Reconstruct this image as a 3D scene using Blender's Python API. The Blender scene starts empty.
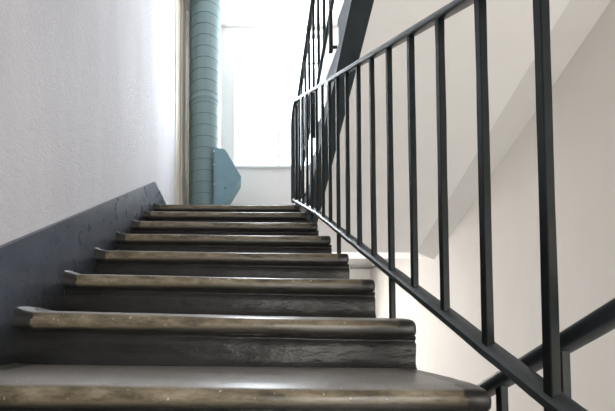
import bpy, bmesh, math, random
from mathutils import Vector, Matrix, noise
random.seed(7)
C = bpy.context.scene.collection
ZC = 0.604                      # eye height above the half landing (all heights below are relative to the eye, then lifted)
def Z(z): return z + ZC

# ------------------------------------------------------------------ materials
def nt(name):
    m = bpy.data.materials.new(name); m.use_nodes = True
    t = m.node_tree; b = t.nodes['Principled BSDF']
    return m, t, b
def N(t, typ, **kw):
    n = t.nodes.new(typ)
    for k, v in kw.items():
        if k in n.inputs: n.inputs[k].default_value = v
        else: setattr(n, k, v)
    return n
def L(t, a, b): t.links.new(a, b)
def ramp(t, fac, stops):
    r = t.nodes.new('ShaderNodeValToRGB'); e = r.color_ramp.elements
    while len(e) < len(stops): e.new(0.5)
    for el, (p, c) in zip(e, stops):
        el.position = p; el.color = (c[0], c[1], c[2], 1) if not isinstance(c, (int, float)) else (c, c, c, 1)
    L(t, fac, r.inputs['Fac']); return r.outputs['Color']
def mix(t, fac, a, b):
    n = t.nodes.new('ShaderNodeMix'); n.data_type = 'RGBA'
    for sock, v in ((n.inputs[0], fac), (n.inputs[6], a), (n.inputs[7], b)):
        if hasattr(v, 'is_output'): L(t, v, sock)
        else: sock.default_value = v if isinstance(v, (int, float)) else (v[0], v[1], v[2], 1)
    return n.outputs[2]
def math_(t, op, a, b=0.0, c=None):
    n = t.nodes.new('ShaderNodeMath'); n.operation = op
    for i, v in enumerate((a, b) if c is None else (a, b, c)):
        if hasattr(v, 'is_output'): L(t, v, n.inputs[i])
        else: n.inputs[i].default_value = v
    return n.outputs[0]
def noise_(t, scale, detail=4, rough=.55, vec=None):
    n = N(t, 'ShaderNodeTexNoise'); n.inputs['Scale'].default_value = scale
    n.inputs['Detail'].default_value = detail; n.inputs['Roughness'].default_value = rough
    if vec is not None: L(t, vec, n.inputs['Vector'])
    return n.outputs['Fac']
def bump(t, b, h, strength, dist=.01):
    n = N(t, 'ShaderNodeBump'); n.inputs['Strength'].default_value = strength; n.inputs['Distance'].default_value = dist
    L(t, h, n.inputs['Height']); L(t, n.outputs['Normal'], b.inputs['Normal'])
def obco(t): return N(t, 'ShaderNodeTexCoord').outputs['Object']

def plaster(name, c1, c2, big, grain, bs, rough=.85, dist=.01):
    m, t, b = nt(name); v = obco(t)
    st = N(t, 'ShaderNodeVectorMath', operation='MULTIPLY'); L(t, v, st.inputs[0]); st.inputs[1].default_value = (1, 1, .3)
    L(t, ramp(t, noise_(t, big, 5, .6, st.outputs[0]), [(.3, c1), (.7, c2)]), b.inputs['Base Color'])
    b.inputs['Roughness'].default_value = rough
    h = math_(t, 'ADD', noise_(t, grain, 6, .7, v), math_(t, 'MULTIPLY', noise_(t, grain*.25, 3, .5, v), .8))
    bump(t, b, h, bs, dist); return m
def metal_paint(name, c, c2, rough=.32, spec=.5, bs=.15):
    m, t, b = nt(name); v = obco(t)
    L(t, mix(t, ramp(t, noise_(t, 9, 4, .6, v), [(.4, 0.0), (.75, 1.0)]), c, c2), b.inputs['Base Color'])
    L(t, math_(t, 'MULTIPLY_ADD', noise_(t, 25, 3, .5, v), .25, rough-.1), b.inputs['Roughness'])
    b.inputs['Specular IOR Level'].default_value = spec
    bump(t, b, noise_(t, 60, 4, .6, v), bs, .004); return m

M = {}
M['left_wall'] = plaster('rough_lavender_plaster', (.54,.537,.58), (.63,.63,.665), 2.4, 110, .85, .8, .010)
M['right_wall'] = plaster('smooth_cream_plaster', (.635,.595,.55), (.69,.655,.61), 1.5, 140, .12)
M['white_wall'] = plaster('white_plaster', (.78,.76,.73), (.84,.82,.80), 1.2, 120, .08)
M['soffit'] = plaster('pale_grey_soffit_plaster', (.79,.785,.77), (.84,.835,.82), 1.3, 120, .10)
M['cove'] = plaster('mid_grey_plaster', (.64,.625,.60), (.69,.675,.65), 1.3, 120, .10)  # darker grey than the soffit, for the fillet
M['iron'] = metal_paint('black_green_iron_paint', (.008,.012,.0125), (.015,.020,.022), .42, .22)
M['rail'] = metal_paint('slate_black_iron_paint', (.014,.020,.023), (.030,.039,.046), .32, .5)
M['railgrey'] = metal_paint('lightened_slate_iron_paint', (.028,.035,.039), (.060,.072,.080), .36, .6)  # bottom rail: reflected light put into the colour, lighter than the handrail
M['darkband'] = metal_paint('dark_slate_paint', (.022,.031,.036), (.032,.042,.048), .45, .3)
M['greyside'] = metal_paint('blue_grey_gloss_paint', (.36,.40,.44), (.44,.47,.50), .5, .4)
M['floor'] = plaster('grey_stone_floor', (.20,.19,.18), (.28,.27,.25), 3, 60, .1, .45)

def skirting_mat():
    m, t, b = nt('dark_blue_grey_gloss_paint'); v = obco(t)
    base = ramp(t, noise_(t, 6, 5, .65, v), [(.3, (.046,.054,.076)), (.7, (.078,.091,.120))])
    sp = N(t, 'ShaderNodeSeparateXYZ'); L(t, v, sp.inputs[0])         # corner shade and dirt along the steps put into the skirting colour
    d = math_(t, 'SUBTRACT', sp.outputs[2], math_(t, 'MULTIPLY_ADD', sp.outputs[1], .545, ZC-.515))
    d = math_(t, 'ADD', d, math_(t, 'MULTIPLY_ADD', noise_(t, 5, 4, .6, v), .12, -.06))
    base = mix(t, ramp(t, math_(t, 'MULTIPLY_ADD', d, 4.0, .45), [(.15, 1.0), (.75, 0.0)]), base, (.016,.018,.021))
    L(t, base, b.inputs['Base Color'])
    L(t, ramp(t, noise_(t, 11, 4, .6, v), [(.3, .24), (.7, .36)]), b.inputs['Roughness'])
    b.inputs['Specular IOR Level'].default_value = .6
    bump(t, b, noise_(t, 16, 5, .6, v), .3, .008); return m
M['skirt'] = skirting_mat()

XL, XR = -.66, .550
def tread_mat():
    m, t, b = nt('worn_terrazzo_with_black_painted_ends'); v = obco(t)
    sep = N(t, 'ShaderNodeSeparateXYZ'); L(t, v, sep.inputs[0]); x, y, z = sep.outputs
    g = N(t, 'ShaderNodeNewGeometry'); gs = N(t, 'ShaderNodeSeparateXYZ'); L(t, g.outputs['Normal'], gs.inputs[0])
    oi = N(t, 'ShaderNodeObjectInfo')
    off = N(t, 'ShaderNodeCombineXYZ'); L(t, math_(t, 'MULTIPLY', oi.outputs['Random'], 37.0), off.inputs[0])
    va = N(t, 'ShaderNodeVectorMath', operation='ADD'); L(t, v, va.inputs[0]); L(t, off.outputs[0], va.inputs[1]); p = va.outputs[0]
    st = N(t, 'ShaderNodeVectorMath', operation='MULTIPLY'); L(t, p, st.inputs[0]); st.inputs[1].default_value = (8, 26, 24)
    n1 = noise_(t, 1.0, 6, .65, st.outputs[0])
    n2 = noise_(t, 60, 4, .7, p); n3 = noise_(t, 7, 4, .6, p)
    front = ramp(t, n1, [(.30, (.026,.023,.016)), (.42, (.090,.075,.047)), (.56, (.195,.160,.108)), (.76, (.37,.335,.26))])
    top = ramp(t, n3, [(.25, (.22,.205,.185)), (.5, (.27,.255,.235)), (.8, (.33,.315,.29))])
    isTop = ramp(t, gs.outputs[2], [(.78, 0.0), (.985, 1.0)])
    base = mix(t, isTop, front, top)
    sp = ramp(t, n2, [(.30, 0.55), (.45, 1.0)])
    base2 = N(t, 'ShaderNodeMix', data_type='RGBA', blend_type='MULTIPLY'); base2.inputs[0].default_value = .7
    L(t, base, base2.inputs[6]); L(t, sp, base2.inputs[7]); base = base2.outputs[2]
    # chipped pale spots
    chip = ramp(t, noise_(t, 75, 2, .5, p), [(.695, 0.0), (.73, 1.0)])
    base = mix(t, math_(t, 'MULTIPLY', chip, .6), base, (.62,.60,.54))
    black = (.020,.021,.021)
    # ragged paint line under the nosing
    lo = math_(t, 'ADD', math_(t, 'MULTIPLY', math_(t, 'ADD', z, .037), -55.0), math_(t, 'MULTIPLY_ADD', n1, 2.8, -1.4))
    lo = ramp(t, lo, [(.1, 0.0), (.6, 1.0)])
    base = mix(t, math_(t, 'MULTIPLY', lo, .85), base, black)
    jag = math_(t, 'MULTIPLY_ADD', noise_(t, 38, 4, .6, p), .05, -.025)
    notTop = math_(t, 'SUBTRACT', 1.0, math_(t, 'MULTIPLY', isTop, .35))
    xr = math_(t, 'GREATER_THAN', math_(t, 'ADD', x, jag), XR-.052)
    xl = math_(t, 'LESS_THAN', math_(t, 'ADD', x, jag), XL+.056)
    e = math_(t, 'MULTIPLY', math_(t, 'MAXIMUM', xr, xl), notTop)
    base = mix(t, math_(t, 'MULTIPLY', e, .95), base, black)
    L(t, base, b.inputs['Base Color'])
    L(t, math_(t, 'MULTIPLY_ADD', n3, .14, .30), b.inputs['Roughness'])
    b.inputs['Specular IOR Level'].default_value = .55
    bump(t, b, math_(t, 'ADD', n2, math_(t, 'MULTIPLY', n1, .5)), .12, .004)
    return m
M['tread'] = tread_mat()
def riser_mat():
    m, t, b = nt('lumpy_black_oil_paint'); v = obco(t)
    st = N(t, 'ShaderNodeVectorMath', operation='MULTIPLY'); L(t, v, st.inputs[0]); st.inputs[1].default_value = (10, 20, 20)
    n1 = noise_(t, 1.0, 4, .65, st.outputs[0]); n2 = noise_(t, 3, 3, .5, v)
    c = ramp(t, n2, [(.3, (.009,.0095,.0095)), (.7, (.019,.019,.0185))])
    L(t, c, b.inputs['Base Color'])
    b.inputs['Roughness'].default_value = .38; b.inputs['Specular IOR Level'].default_value = .36
    bump(t, b, n1, .42, .016); return m
M['riser'] = riser_mat()
def chute_mat(name, c1, c2, streak):
    m, t, b = nt(name); v = obco(t)
    st = N(t, 'ShaderNodeVectorMath', operation='MULTIPLY'); L(t, v, st.inputs[0]); st.inputs[1].default_value = streak
    L(t, ramp(t, noise_(t, 1, 5, .6, st.outputs[0]), [(.3, c1), (.7, c2)]), b.inputs['Base Color'])
    b.inputs['Roughness'].default_value = .5; return m
M['chute'] = chute_mat('sea_green_enamel', (.125,.20,.215), (.175,.25,.265), (7, 7, .9))
M['hopper'] = chute_mat('teal_enamel', (.145,.255,.31), (.18,.30,.35), (5, 5, 5))
M['seam'] = chute_mat('dark_green_seam', (.07,.12,.13), (.09,.145,.155), (5, 5, 5))
M['casing'] = chute_mat('beige_gloss_wood_paint', (.60,.54,.46), (.64,.585,.505), (14, 14, 1.2))
M['frame'] = plaster('white_window_paint', (.84,.84,.84), (.88,.88,.88), 2, 90, .03, .5)
def glass_mat():
    m = bpy.data.materials.new('clear_window_glass'); m.use_nodes = True; t = m.node_tree
    t.nodes.remove(t.nodes['Principled BSDF']); o = t.nodes['Material Output']
    tr = N(t, 'ShaderNodeBsdfTransparent'); gl = N(t, 'ShaderNodeBsdfGlossy'); gl.inputs['Roughness'].default_value = .05
    mx = N(t, 'ShaderNodeMixShader'); mx.inputs[0].default_value = .05
    L(t, tr.outputs[0], mx.inputs[1]); L(t, gl.outputs[0], mx.inputs[2]); L(t, mx.outputs[0], o.inputs['Surface'])
    return m
M['glass'] = glass_mat()

# ------------------------------------------------------------------ mesh helpers
def obj(name, bm, m, parent=None, loc=(0,0,0), smooth=None, mats=None):
    me = bpy.data.meshes.new(name); bmesh.ops.recalc_face_normals(bm, faces=bm.faces[:]); bm.to_mesh(me); bm.free()
    o = bpy.data.objects.new(name, me); C.objects.link(o); o.location = loc
    for mm in (mats or [m]): me.materials.append(mm)
    if parent: o.parent = parent
    if smooth is not None:
        me.shade_smooth() if smooth >= 180 else me.shade_auto_smooth(angle=math.radians(smooth)) if hasattr(me, 'shade_auto_smooth') else None
        if smooth < 180:
            for p in me.polygons: p.use_smooth = True
            me.set_sharp_from_angle(angle=math.radians(smooth))
    return o
def add_box(bm, x0, x1, y0, y1, z0, z1, bev=0):
    r = bmesh.ops.create_cube(bm, size=1.0)
    for v in r['verts']:
        v.co = Vector(((x0+x1)/2 + v.co.x*(x1-x0), (y0+y1)/2 + v.co.y*(y1-y0), (z0+z1)/2 + v.co.z*(z1-z0)))
    if bev:
        es = list({e for v in r['verts'] for e in v.link_edges})
        bmesh.ops.bevel(bm, geom=es, offset=bev, segments=2, profile=.6, affect='EDGES')
def box(*a, bev=0):
    bm = bmesh.new(); add_box(bm, *a, bev=bev); return bm
def prism(pts, axis, a0, a1):
    """polygon pts in the plane across axis ('x': (y,z), 'y': (x,z)), extruded a0..a1"""
    bm = bmesh.new()
    f = (lambda p, a: (a, p[0], p[1])) if axis == 'x' else (lambda p, a: (p[0], a, p[1]))
    A = [bm.verts.new(f(p, a0)) for p in pts]; B = [bm.verts.new(f(p, a1)) for p in pts]
    bm.faces.new(A); bm.faces.new(B[::-1])
    for i in range(len(pts)):
        j = (i+1) % len(pts); bm.faces.new((A[i], B[i], B[j], A[j]))
    return bm
def wall_hole(x0, x1, z0, z1, y0, y1, hole):
    """wall slab lying across y with rectangular openings [(hx0,hx1,hz0,hz1)] one above another in the same columns"""
    bm = bmesh.new(); hx0, hx1 = hole[0][0], hole[0][1]
    add_box(bm, x0, hx0, y0, y1, z0, z1); add_box(bm, hx1, x1, y0, y1, z0, z1)
    zs = z0
    for h in sorted(hole, key=lambda h: h[2]):
        add_box(bm, hx0, hx1, y0, y1, zs, h[2]); zs = h[3]
    add_box(bm, hx0, hx1, y0, y1, zs, z1); return bm
def sweep(path, w, h, r=.003, up=Vector((0,0,1)), rnd=2, jitter=0.0, cham=0):
    """rounded rectangular bar w (sideways) by h (upwards) along a path"""
    sec = []
    for cx, cy, a0 in ((w/2-r, h/2-r, 0), (-w/2+r, h/2-r, 90), (-w/2+r, -h/2+r, 180), (w/2-r, -h/2+r, 270)):
        for k in range(rnd+1):
            a = math.radians(a0 + 90*k/rnd); sec.append((cx + r*math.cos(a), cy + r*math.sin(a)))
    if cham: sec = [(w/2, h/2), (-w/2+cham, h/2), (-w/2, h/2-cham*.7), (-w/2, -h/2), (w/2, -h/2)]
    bm = bmesh.new(); rings = []; P = [Vector(p) for p in path]; side = None
    for i, p in enumerate(P):
        t = (P[min(i+1, len(P)-1)] - P[max(i-1, 0)]).normalized()
        s = t.cross(up)
        if s.length < .15: s = side
        s = s.normalized()
        if side is not None and s.dot(side) < 0: s = -s
        side = s; n = s.cross(t).normalized()
        q = 1 + (noise.noise(p*9)*jitter if jitter else 0)
        rings.append([bm.verts.new(p + s*a*q + n*b*q) for a, b in sec])
    for A, B in zip(rings, rings[1:]):
        for i in range(len(sec)):
            j = (i+1) % len(sec); bm.faces.new((A[i], A[j], B[j], B[i]))
    bm.faces.new(rings[0][::-1]); bm.faces.new(rings[-1]); return bm
def line(a, b, n=24):
    a, b = Vector(a), Vector(b); return [a.lerp(b, k/n) for k in range(n+1)]
def add_tube(bm, p0, p1, r, seg=12):
    p0, p1 = Vector(p0), Vector(p1); d = p1-p0
    q = d.to_track_quat('Z', 'Y').to_matrix().to_4x4()
    bmesh.ops.create_cone(bm, cap_ends=True, segments=seg, radius1=r, radius2=r, depth=d.length,
                          matrix=Matrix.Translation((p0+p1)/2) @ q)
def struct(name, bm, m, **kw):
    o = obj(name, bm, m, **kw); 
    if not kw.get('parent'): o['kind'] = 'structure'
    return o
def thing(name, label, cat, loc=(0,0,0), group=None):
    o = bpy.data.objects.new(name, None); C.objects.link(o); o.location = loc; o.empty_display_size = .1
    o['label'] = label; o['category'] = cat
    if group: o['group'] = group
    return o

# ------------------------------------------------------------------ the room
XW, XE, YB, YF = -.675, 1.964, -1.45, 4.98
ZB, ZT = Z(-2.75), Z(4.455)
ZL = Z(1.059)                                                   # upper landing
W1 = (.014, 1.33, Z(2.395), Z(4.397)); W2 = (.014, 1.33, Z(-.95), Z(.62))
def left_wall():
    return box(XW-.2, XW, YB, YF+.25, ZB, ZT)
struct('wall_left', left_wall(), M['left_wall'])
struct('wall_right', box(XE, XE+.2, YB, YF+.25, ZB, ZT), M['right_wall'])
struct('wall_far', wall_hole(XW, XE, ZB, ZT, YF, YF+.25, [W1, W2]), M['white_wall'])
struct('wall_near', box(XW, XE, YB-.2, YB, ZB, ZT), M['right_wall'])
struct('ceiling', box(XW-.2, XE+.2, YB-.2, YF+.25, ZT, ZT+.15), M['white_wall'])
struct('floor_lower', box(XW-.2, XE+.2, YB-.2, YF+.25, ZB-.15, ZB), M['floor'])
struct('floor_half_landing', box(XW, XE, YB, .10, -.2, 0), M['floor'])
SL = .62
def sofC(y): return Z(.781 + SL*(3.397-y))
# upper landing slab with its edge beam
bm = bmesh.new()
add_box(bm, XW, XE-.001, 3.40, YF, ZL-.16, ZL); add_box(bm, XW, .60, 2.88, 3.40, ZL-.16, ZL)
struct('floor_upper_landing', bm, M['floor'])
struct('trim_landing_beam', box(XW, XE, 3.40, 3.70, sofC(3.397), ZL-.16), M['white_wall'])

def window(n, W):
    x0, x1, z0, z1 = W; y = YF+.08; fw = .05
    bm = bmesh.new()
    add_box(bm, x0, x0+fw, y, y+.06, z0, z1, .004); add_box(bm, x1-fw, x1, y, y+.06, z0, z1, .004)
    add_box(bm, x0+fw, x1-fw, y, y+.06, z0, z0+fw, .004); add_box(bm, x0+fw, x1-fw, y, y+.06, z1-fw, z1, .004)
    f = struct('window_%d' % n, bm, M['frame'])
    zt = z0 + (z1-z0)*.79
    obj('transom_bar', box(x0+fw, x1-fw, y+.005, y+.05, zt-.018, zt+.018, bev=.004), M['frame'], f)
    obj('mullion', box((x0+x1)/2-.02, (x0+x1)/2+.02, y+.008, y+.048, z0+fw, zt-.02, bev=.004), M['frame'], f)
    obj('pane', box(x0+fw, x1-fw, y+.028, y+.034, z0+fw, z1-fw), M['glass'], f)
    obj('sill', box(x0-.03, x1+.03, YF-.03, y, z0-.035, z0, bev=.006), M['frame'], f)
window(1, W1); window(2, W2)

# dark painted skirting climbing with the stair, then level along the landing
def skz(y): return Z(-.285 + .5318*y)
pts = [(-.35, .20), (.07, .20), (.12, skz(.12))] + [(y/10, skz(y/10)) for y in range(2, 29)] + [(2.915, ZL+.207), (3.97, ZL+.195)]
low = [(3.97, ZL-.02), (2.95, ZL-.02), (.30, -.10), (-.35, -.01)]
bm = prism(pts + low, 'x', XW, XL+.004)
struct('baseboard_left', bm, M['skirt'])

# painted timber casing in the far left corner
bm = bmesh.new(); add_box(bm, XW, XW+.012, 3.99, 4.30, ZL, ZT, .003)
o = struct('trim_casing', bm, M['casing'])
obj('groove', box(XW, XW+.006, 4.30, 4.37, ZL, ZT), M['seam'], o)
obj('corner_board', box(XW, XW+.022, 4.37, YF, ZL, ZT, bev=.004), M['casing'], o)

# ------------------------------------------------------------------ lower flight climbed in the photo
G = .30
NZ = [-.438, -.273, -.108, .057, .224, .390, .557, .725, .896, 1.059]      # nosing tops, two below the frame
TILT = [.010, .010, .010, .021, .017, .013, .010, .008, .006, .003]
flight = thing('staircase', 'worn stone staircase with black risers climbing beside the lavender wall', 'staircase', (0, 0, 0))
def step_mesh(i):
    """tread with bullnose, worn and chipped; local origin on the nosing line"""
    prof = [(G+.06, .004), (.22, .003), (.14, .0015), (.10, 0), (.070, -.0008), (.050, -.0022), (.034, -.0042)]
    for k in range(7):
        a = math.radians(90 + 90*k/6); prof.append((.022 + .022*math.cos(a), -.0285 + .0215*math.sin(a)))
    for k in range(1, 5):
        a = math.radians(180 + 80*k/4); prof.append((.016 + .016*math.cos(a), -.041 + .017*math.sin(a)))
    prof += [(.034, -.060), (.06, -.061), (G+.06, -.061)]
    xs = [XL, XL+.01, XL+.025] + [XL+.045 + (XR-.03-XL-.045)*k/64 for k in range(65)] + [XR-.011, XR-.006, XR-.002, XR]
    bm = bmesh.new(); rings = []
    for x in xs:
        e = max(0, (x-(XR-.011))/.011); q = 1-math.sqrt(max(0, 1-e*e))      # rounded free end
        wl = max(0, 1-(x-XL)/.065)                                            # paint swelling up at the wall
        ring = []
        for y, z in prof:
            p = Vector((x*5, (y+i*3.1)*9, z*12))
            nn = noise.noise(p) * .0022 + noise.noise(Vector((x*23+i*7, y*30, z*40))) * .0011
            yy = y + (nn if y < .06 else 0); zz = z + nn*.6
            if y < .3: yy += q*.007
            if z > -.03: zz += ((.015) if y < .16 else .006)*wl*wl - q*.008 
            else: zz += q*.004
            wear = .0035*math.exp(-((x-.12)/.30)**2) * (1 if z > -.03 and y < .12 else 0)
            ring.append(bm.verts.new((x, yy, zz - wear - TILT[i]*(x+.06))))
        rings.append(ring)
    n = len(prof)
    for A, B in zip(rings, rings[1:]):
        for k in range(n): bm.faces.new((A[k], A[(k+1) % n], B[(k+1) % n], B[k]))
    bm.faces.new(rings[0]); bm.faces.new(rings[-1][::-1]); return bm
def riser_mesh(i, h):
    prof = [(.032, -.055), (.0285, -.064), (.034, -.070), (.034, -.075), (.028, -.082), (.028, -.10), (.030, -.12), (.030, -.14), (.026, -h+.012), (.018, -h-.002), (G+.04, -h-.002), (G+.04, -.055)]
    xs = [XL + (XR+.010-XL)*k/70 for k in range(71)]
    bm = bmesh.new(); rings = []
    for x in xs:
        ring = []
        for y, z in prof:
            nn = noise.noise(Vector((x*6+i*5, z*14, i))) * .004 + noise.noise(Vector((x*17, z*45, i*2))) * .002 if y < .1 else 0
            ring.append(bm.verts.new((x, y+nn, z - TILT[i]*(x+.06))))
        rings.append(ring)
    n = len(prof)
    for A, B in zip(rings, rings[1:]):
        for k in range(n): bm.faces.new((A[k], A[(k+1) % n], B[(k+1) % n], B[k]))
    bm.faces.new(rings[0]); bm.faces.new(rings[-1][::-1]); return bm
for i, z in enumerate(NZ):
    y = G*(i-1+1.48)
    s = obj('step', step_mesh(i), M['tread'], flight, (0, y, Z(z)), 40)
    s['label'] = 'worn beige nosing with black ends'
    h = z - (NZ[i-1] if i else -.604)
    rz = obj('riser', riser_mesh(i, h-.002), M['riser'], s, (0, 0, 0), 50)
    rz['label'] = 'lumpy black painted riser'
y0, y1 = .18, 2.90
obj('soffit', prism([(y0, Z(-.76)), (y0, Z(-.62)), (y1, Z(.80)), (y1, Z(.66))], 'x', XL, XR-.012), M['soffit'], flight)

# ------------------------------------------------------------------ flight going up overhead
YC, RC, GC = 3.13, .1676, .27
X1, X2 = .635, .75
up = thing('staircase', 'overhead stair flight with pale soffit and dark slate edge band', 'staircase')
pts = []
for j in range(9):
    yy = YC - GC*j; zt = ZL + RC*(j+1)
    pts += [(yy, zt-RC), (yy, zt-.05), (yy+.02, zt-.045), (yy+.02, zt)]
yend = YC - GC*9
pts += [(yend, ZL+RC*9), (yend, sofC(yend)), (3.40, sofC(3.40)), (3.40, ZL)]
o = obj('flight_side', prism(pts, 'x', X1, X1+.03), M['greyside'], up); o['label'] = 'blue grey painted side of the flight'
o = obj('flight_body', prism(pts, 'x', X1+.03, XE-.001), M['soffit'], up)
ya, yb = yend, 3.40
bm = prism([(ya, sofC(ya)-.006), (yb, sofC(yb)-.006), (yb, sofC(yb)+.001), (ya, sofC(ya)+.001)], 'x', X1-.004, X2)
o = obj('edge_band', bm, M['darkband'], up); o['label'] = 'dark slate painted band under the edge'
# sloping fillet where the soffit meets the right wall
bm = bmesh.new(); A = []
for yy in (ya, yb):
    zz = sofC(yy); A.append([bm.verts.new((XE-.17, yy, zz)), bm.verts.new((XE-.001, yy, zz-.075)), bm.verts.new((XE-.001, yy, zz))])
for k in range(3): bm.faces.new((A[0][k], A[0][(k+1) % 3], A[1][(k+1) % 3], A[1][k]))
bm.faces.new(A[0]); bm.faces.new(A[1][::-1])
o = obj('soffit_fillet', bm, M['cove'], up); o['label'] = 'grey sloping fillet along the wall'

# ------------------------------------------------------------------ flight below, going down behind the railing
pts = []
for j in range(10):
    yy = .10 + .28*j; zt = -.168*j
    pts += [(yy, zt), (yy, zt-.168)] if j else [(yy, 0), (yy, -.168)]
pts += [(.10+.28*10, -.168*10), (.10+.28*10, -.168*10-.3), (.10, -.32)]
struct('floor_lower_flight', prism(pts, 'x', X1, XE-.001), M['floor'])

# ------------------------------------------------------------------ railing of the climbed flight
XB = .565
def barB(y): return Z(-.455 + .54*y) if y < 2.3 else Z(.787 + .485*(y-2.3))
def topB(y): return Z(.337 + .566*y)
def baluster(x, y, z0, z1, w=.0175):
    bm = bmesh.new(); n = 9; rings = []
    for k in range(n+1):
        z = z0 + (z1-z0)*k/n; q = w/2*(1 + noise.noise(Vector((x*9, y*31, z*7)))*.08)
        dx = noise.noise(Vector((y*17, z*2.5, 3)))*.0015
        b = q*.72
        rings.append([bm.verts.new((x+dx+a*q if abs(a) == 1 else x+dx+a*q, y+c*q, z)) for a, c in
                      ((1,-.82),(1,.82),(.82,1),(-.82,1),(-1,.82),(-1,-.82),(-.82,-1),(.82,-1))])
    for A, B in zip(rings, rings[1:]):
        for i in range(8): bm.faces.new((A[i], A[(i+1) % 8], B[(i+1) % 8], B[i]))
    bm.faces.new(rings[0][::-1]); bm.faces.new(rings[-1]); return bm
R1 = thing('stair_railing', 'long black iron stair railing guarding the open side of the stone steps', 'railing', (0,0,0))
YS, YE = .22, 3.02
path = [(XB, YS + (YE-YS)*k/40, topB(YS + (YE-YS)*k/40)) for k in range(41)]
zb = barB(3.13); ze = topB(YE); th0 = math.atan(.566); rr = .15               # the rail rolls over into the end post
cy, cz = YE + rr*math.sin(th0), ze - rr*math.cos(th0)
for k in range(1, 11):
    a = math.pi/2 + th0 - (math.pi/2 + th0)*k/10
    path.append((XB, cy + rr*math.cos(a), cz + rr*math.sin(a)))
ye = path[-1][1]
path += [(XB, ye, cz + (zb+.07-cz)*k/18) for k in range(1, 19)]
path += [(XB, ye-.006, zb+.04), (XB, ye-.03, zb+.012)]
o = obj('handrail', sweep(path, .040, .018, .006, jitter=.03), M['rail'], R1, (0,0,0), 45)
path = [(XB+noise.noise(Vector((k*.4, 0, 5)))*.0015, .22 + (3.27-.22)*k/50, barB(.22 + (3.27-.22)*k/50) + noise.noise(Vector((k*.6, 2, 1)))*.003) for k in range(51)]
obj('bottom_rail', sweep(path, .033, .025, .004, jitter=.05, cham=.016), M['railgrey'], R1, (0,0,0), 45)
for k in range(-2, 17):
    y = .623 + .154*k
    if y > 3.1: continue
    obj('baluster', baluster(XB, y, barB(y)+.002, topB(min(y, 3.05))-.004 - max(0, y-3.02)*.25), M['iron'], R1, (0,0,0), 40)
    if k % 4 == 0 and k >= 0:
        zf = Z(-.515+.551*y) - .17
        p = obj('anchor_post', baluster(XB, y, zf, barB(y), .018), M['iron'], R1, (0,0,0), 40)
        bm = bmesh.new(); add_tube(bm, (XB+.004, y, zf+.012), (XR-.03, y, zf+.012), .009)
        obj('fixing_pin', bm, M['iron'], p, (0,0,0), 40)

# ------------------------------------------------------------------ railing of the flight overhead
XC = .607
def barC(y): return Z(3.30 - SL*y)
def topC(y): return Z(4.11 - SL*y)
R2 = thing('stair_railing', 'upper black railing rising steeply beside the window toward the ceiling', 'railing', (0,0,0))
YN, YM = .80, 3.10
path = [(XC, YN + (YM-YN)*k/40, topC(YN + (YM-YN)*k/40)) for k in range(41)]
path += [(XC, YM+.05, topC(YM)-.02), (XC, YM+.09, topC(YM)-.02), (XC, YM+.13, topC(YM)-.05), (XC, YM+.14, topC(YM)-.10)]
path += [(XC, YM+.142, topC(YM)-.10 - (topC(YM)-.10-(ZL+.16))*k/20) for k in range(1, 21)]
obj('handrail', sweep(path, .036, .015, .005, jitter=.03), M['rail'], R2, (0,0,0), 45)
obj('bottom_rail', sweep([(XC, YN + (3.2-YN)*k/40, barC(YN + (3.2-YN)*k/40)) for k in range(41)], .022, .012, .003), M['rail'], R2, (0,0,0), 45)
for k in range(15):
    y = 3.03 - .152*k
    if y < YN: break
    obj('baluster', baluster(XC, y, barC(y)+.002, topC(y)-.004), M['iron'], R2, (0,0,0), 40)
    if k % 3 == 0:
        p = obj('anchor_post', baluster(XC, y, barC(y)-.25, barC(y), .022), M['iron'], R2, (0,0,0), 40)
        bm = bmesh.new(); add_tube(bm, (XC+.004, y, barC(y)-.22), (X1+.01, y, barC(y)-.22), .009)
        obj('fixing_pin', bm, M['iron'], p, (0,0,0), 40)

# ------------------------------------------------------------------ railing of the flight below
XA = .62
def topA(y): return Z(.359 - .58*y)
R3 = thing('stair_railing', 'lower dark handrail slanting down behind the main railing at the right', 'railing', (0,0,0))
obj('handrail', sweep(line((XA, .22, topA(.22)), (XA, 2.6, topA(2.6)), 40), .046, .028, .010, rnd=3), M['rail'], R3, (0,0,0), 50)
def barA(y): return topA(y) - .80
obj('bottom_rail', sweep(line((XA, .22, barA(.22)), (XA, 2.6, barA(2.6)), 40), .024, .014, .003), M['rail'], R3, (0,0,0), 45)
for k in range(-2, 13):
    y = .662 + .150*k
    obj('baluster', baluster(XA, y, barA(y)+.002, topA(y)-.006), M['iron'], R3, (0,0,0), 40)
    if k % 4 == 0:
        p = obj('anchor_post', baluster(XA, y, barA(y)-.2, barA(y), .018), M['iron'], R3, (0,0,0), 40)
        bm = bmesh.new(); add_tube(bm, (XA+.004, y, barA(y)-.18), (X1+.02, y, barA(y)-.18), .009)
        obj('fixing_pin', bm, M['iron'], p, (0,0,0), 40)

# ------------------------------------------------------------------ chute in the corner of the landing
ch = thing('waste_chute', 'tall round sea green chute pipe standing in the landing corner', 'chute', (-.374, 4.60, ZL))
RAD = .210
bm = bmesh.new(); bmesh.ops.create_cone(bm, cap_ends=True, segments=48, radius1=RAD, radius2=RAD, depth=ZT-ZL-.001,
        matrix=Matrix.Translation((0, 0, (ZT-ZL-.001)/2)))
obj('pipe', bm, M['chute'], ch, (0,0,0), 40)
def ring(z, r, t, name, m):
    bm = bmesh.new(); n = 48
    prof = [(r-.004, -t), (r+.004, -t*.5), (r+.004, t*.5), (r-.004, t)]
    R = [[bm.verts.new((a*math.cos(2*math.pi*k/n), a*math.sin(2*math.pi*k/n), z+b)) for a, b in prof] for k in range(n)]
    for k in range(n):
        A, B = R[k], R[(k+1) % n]
        for j in range(3): bm.faces.new((A[j], A[j+1], B[j+1], B[j]))
    return obj(name, bm, m, ch, (0,0,0), 60)
z = .12
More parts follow.
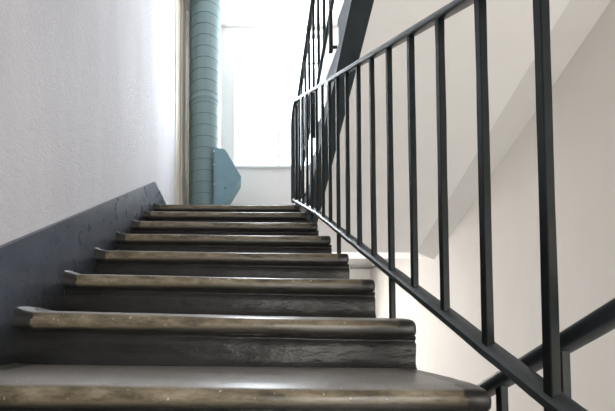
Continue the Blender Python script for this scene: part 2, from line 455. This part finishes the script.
while z < ZT-ZL-.05:
    ring(z, RAD-.001, .006, 'seam_ring', M['seam']); z += .148
ring(1.97, RAD+.004, .03, 'joint_collar', M['chute'])
hy = 4.36-4.60
pts = [(.130, -.05+.35), (.130, Z(2.34)-ZL), (.265, Z(2.315)-ZL), (.30, Z(2.27)-ZL), (.478, Z(1.955)-ZL), (.30, Z(1.66)-ZL), (.20, Z(1.56)-ZL)]
hb = obj('hopper_box', prism(pts, 'y', hy, hy+.33), M['hopper'], ch); hb['label'] = 'teal pointed hopper box on the pipe'
obj('flange', box(.128, .142, hy-.014, hy, .35, Z(2.35)-ZL, bev=.002), M['chute'], hb)
bm = bmesh.new(); add_tube(bm, (.275, hy-.012, Z(1.815)-ZL), (.275, hy, Z(1.815)-ZL), .013)
obj('bolt', bm, M['seam'], hb)
for zz in (1.22, 1.05, .80):
    bm = bmesh.new(); add_tube(bm, (.135, hy-.02, zz), (.135, hy-.012, zz), .006); obj('rivet', bm, M['frame'], hb)

# ------------------------------------------------------------------ light
w = bpy.data.worlds.new('sky'); bpy.context.scene.world = w; w.use_nodes = True
bg = w.node_tree.nodes['Background']; bg.inputs[0].default_value = (.86, .93, 1, 1); bg.inputs[1].default_value = 4.0
def area(name, loc, rot, sx, sy, e, col):
    l = bpy.data.lights.new(name, 'AREA'); l.shape = 'RECTANGLE'; l.size = sx; l.size_y = sy; l.energy = e; l.color = col
    o = bpy.data.objects.new(name, l); C.objects.link(o); o.location = loc; o.rotation_euler = rot; return o
area('window_daylight', ((W1[0]+W1[1])/2, YF+.32, (W1[2]+W1[3])/2), (math.radians(-90), 0, 0), 1.5, 2.1, 240, (.88,.94,1))
area('window_daylight', ((W2[0]+W2[1])/2, YF+.32, (W2[2]+W2[3])/2), (math.radians(-90), 0, 0), 1.5, 1.7, 140, (1,.97,.93))
area('fill_light', (1.15, -1.2, Z(-.1)), (math.radians(128), 0, 0), 1.4, .9, 62, (1,.96,.90))  # added fill behind the camera, aimed up to brighten the soffit; no fitting there

# ------------------------------------------------------------------ camera (shifted lens, as a straightened photo)
cam = bpy.data.cameras.new('camera'); co = bpy.data.objects.new('camera', cam); C.objects.link(co)
co.location = (0, 0, ZC); co.rotation_euler = (math.radians(91.8), 0, 0)
cam.sensor_width = 36; cam.lens = 20.488; cam.shift_x = .12114; cam.shift_y = .1878
cam.clip_start = .02
sc = bpy.context.scene; sc.camera = co
sc.view_settings.view_transform = 'Standard'; sc.view_settings.look = 'None'; sc.view_settings.exposure = 0
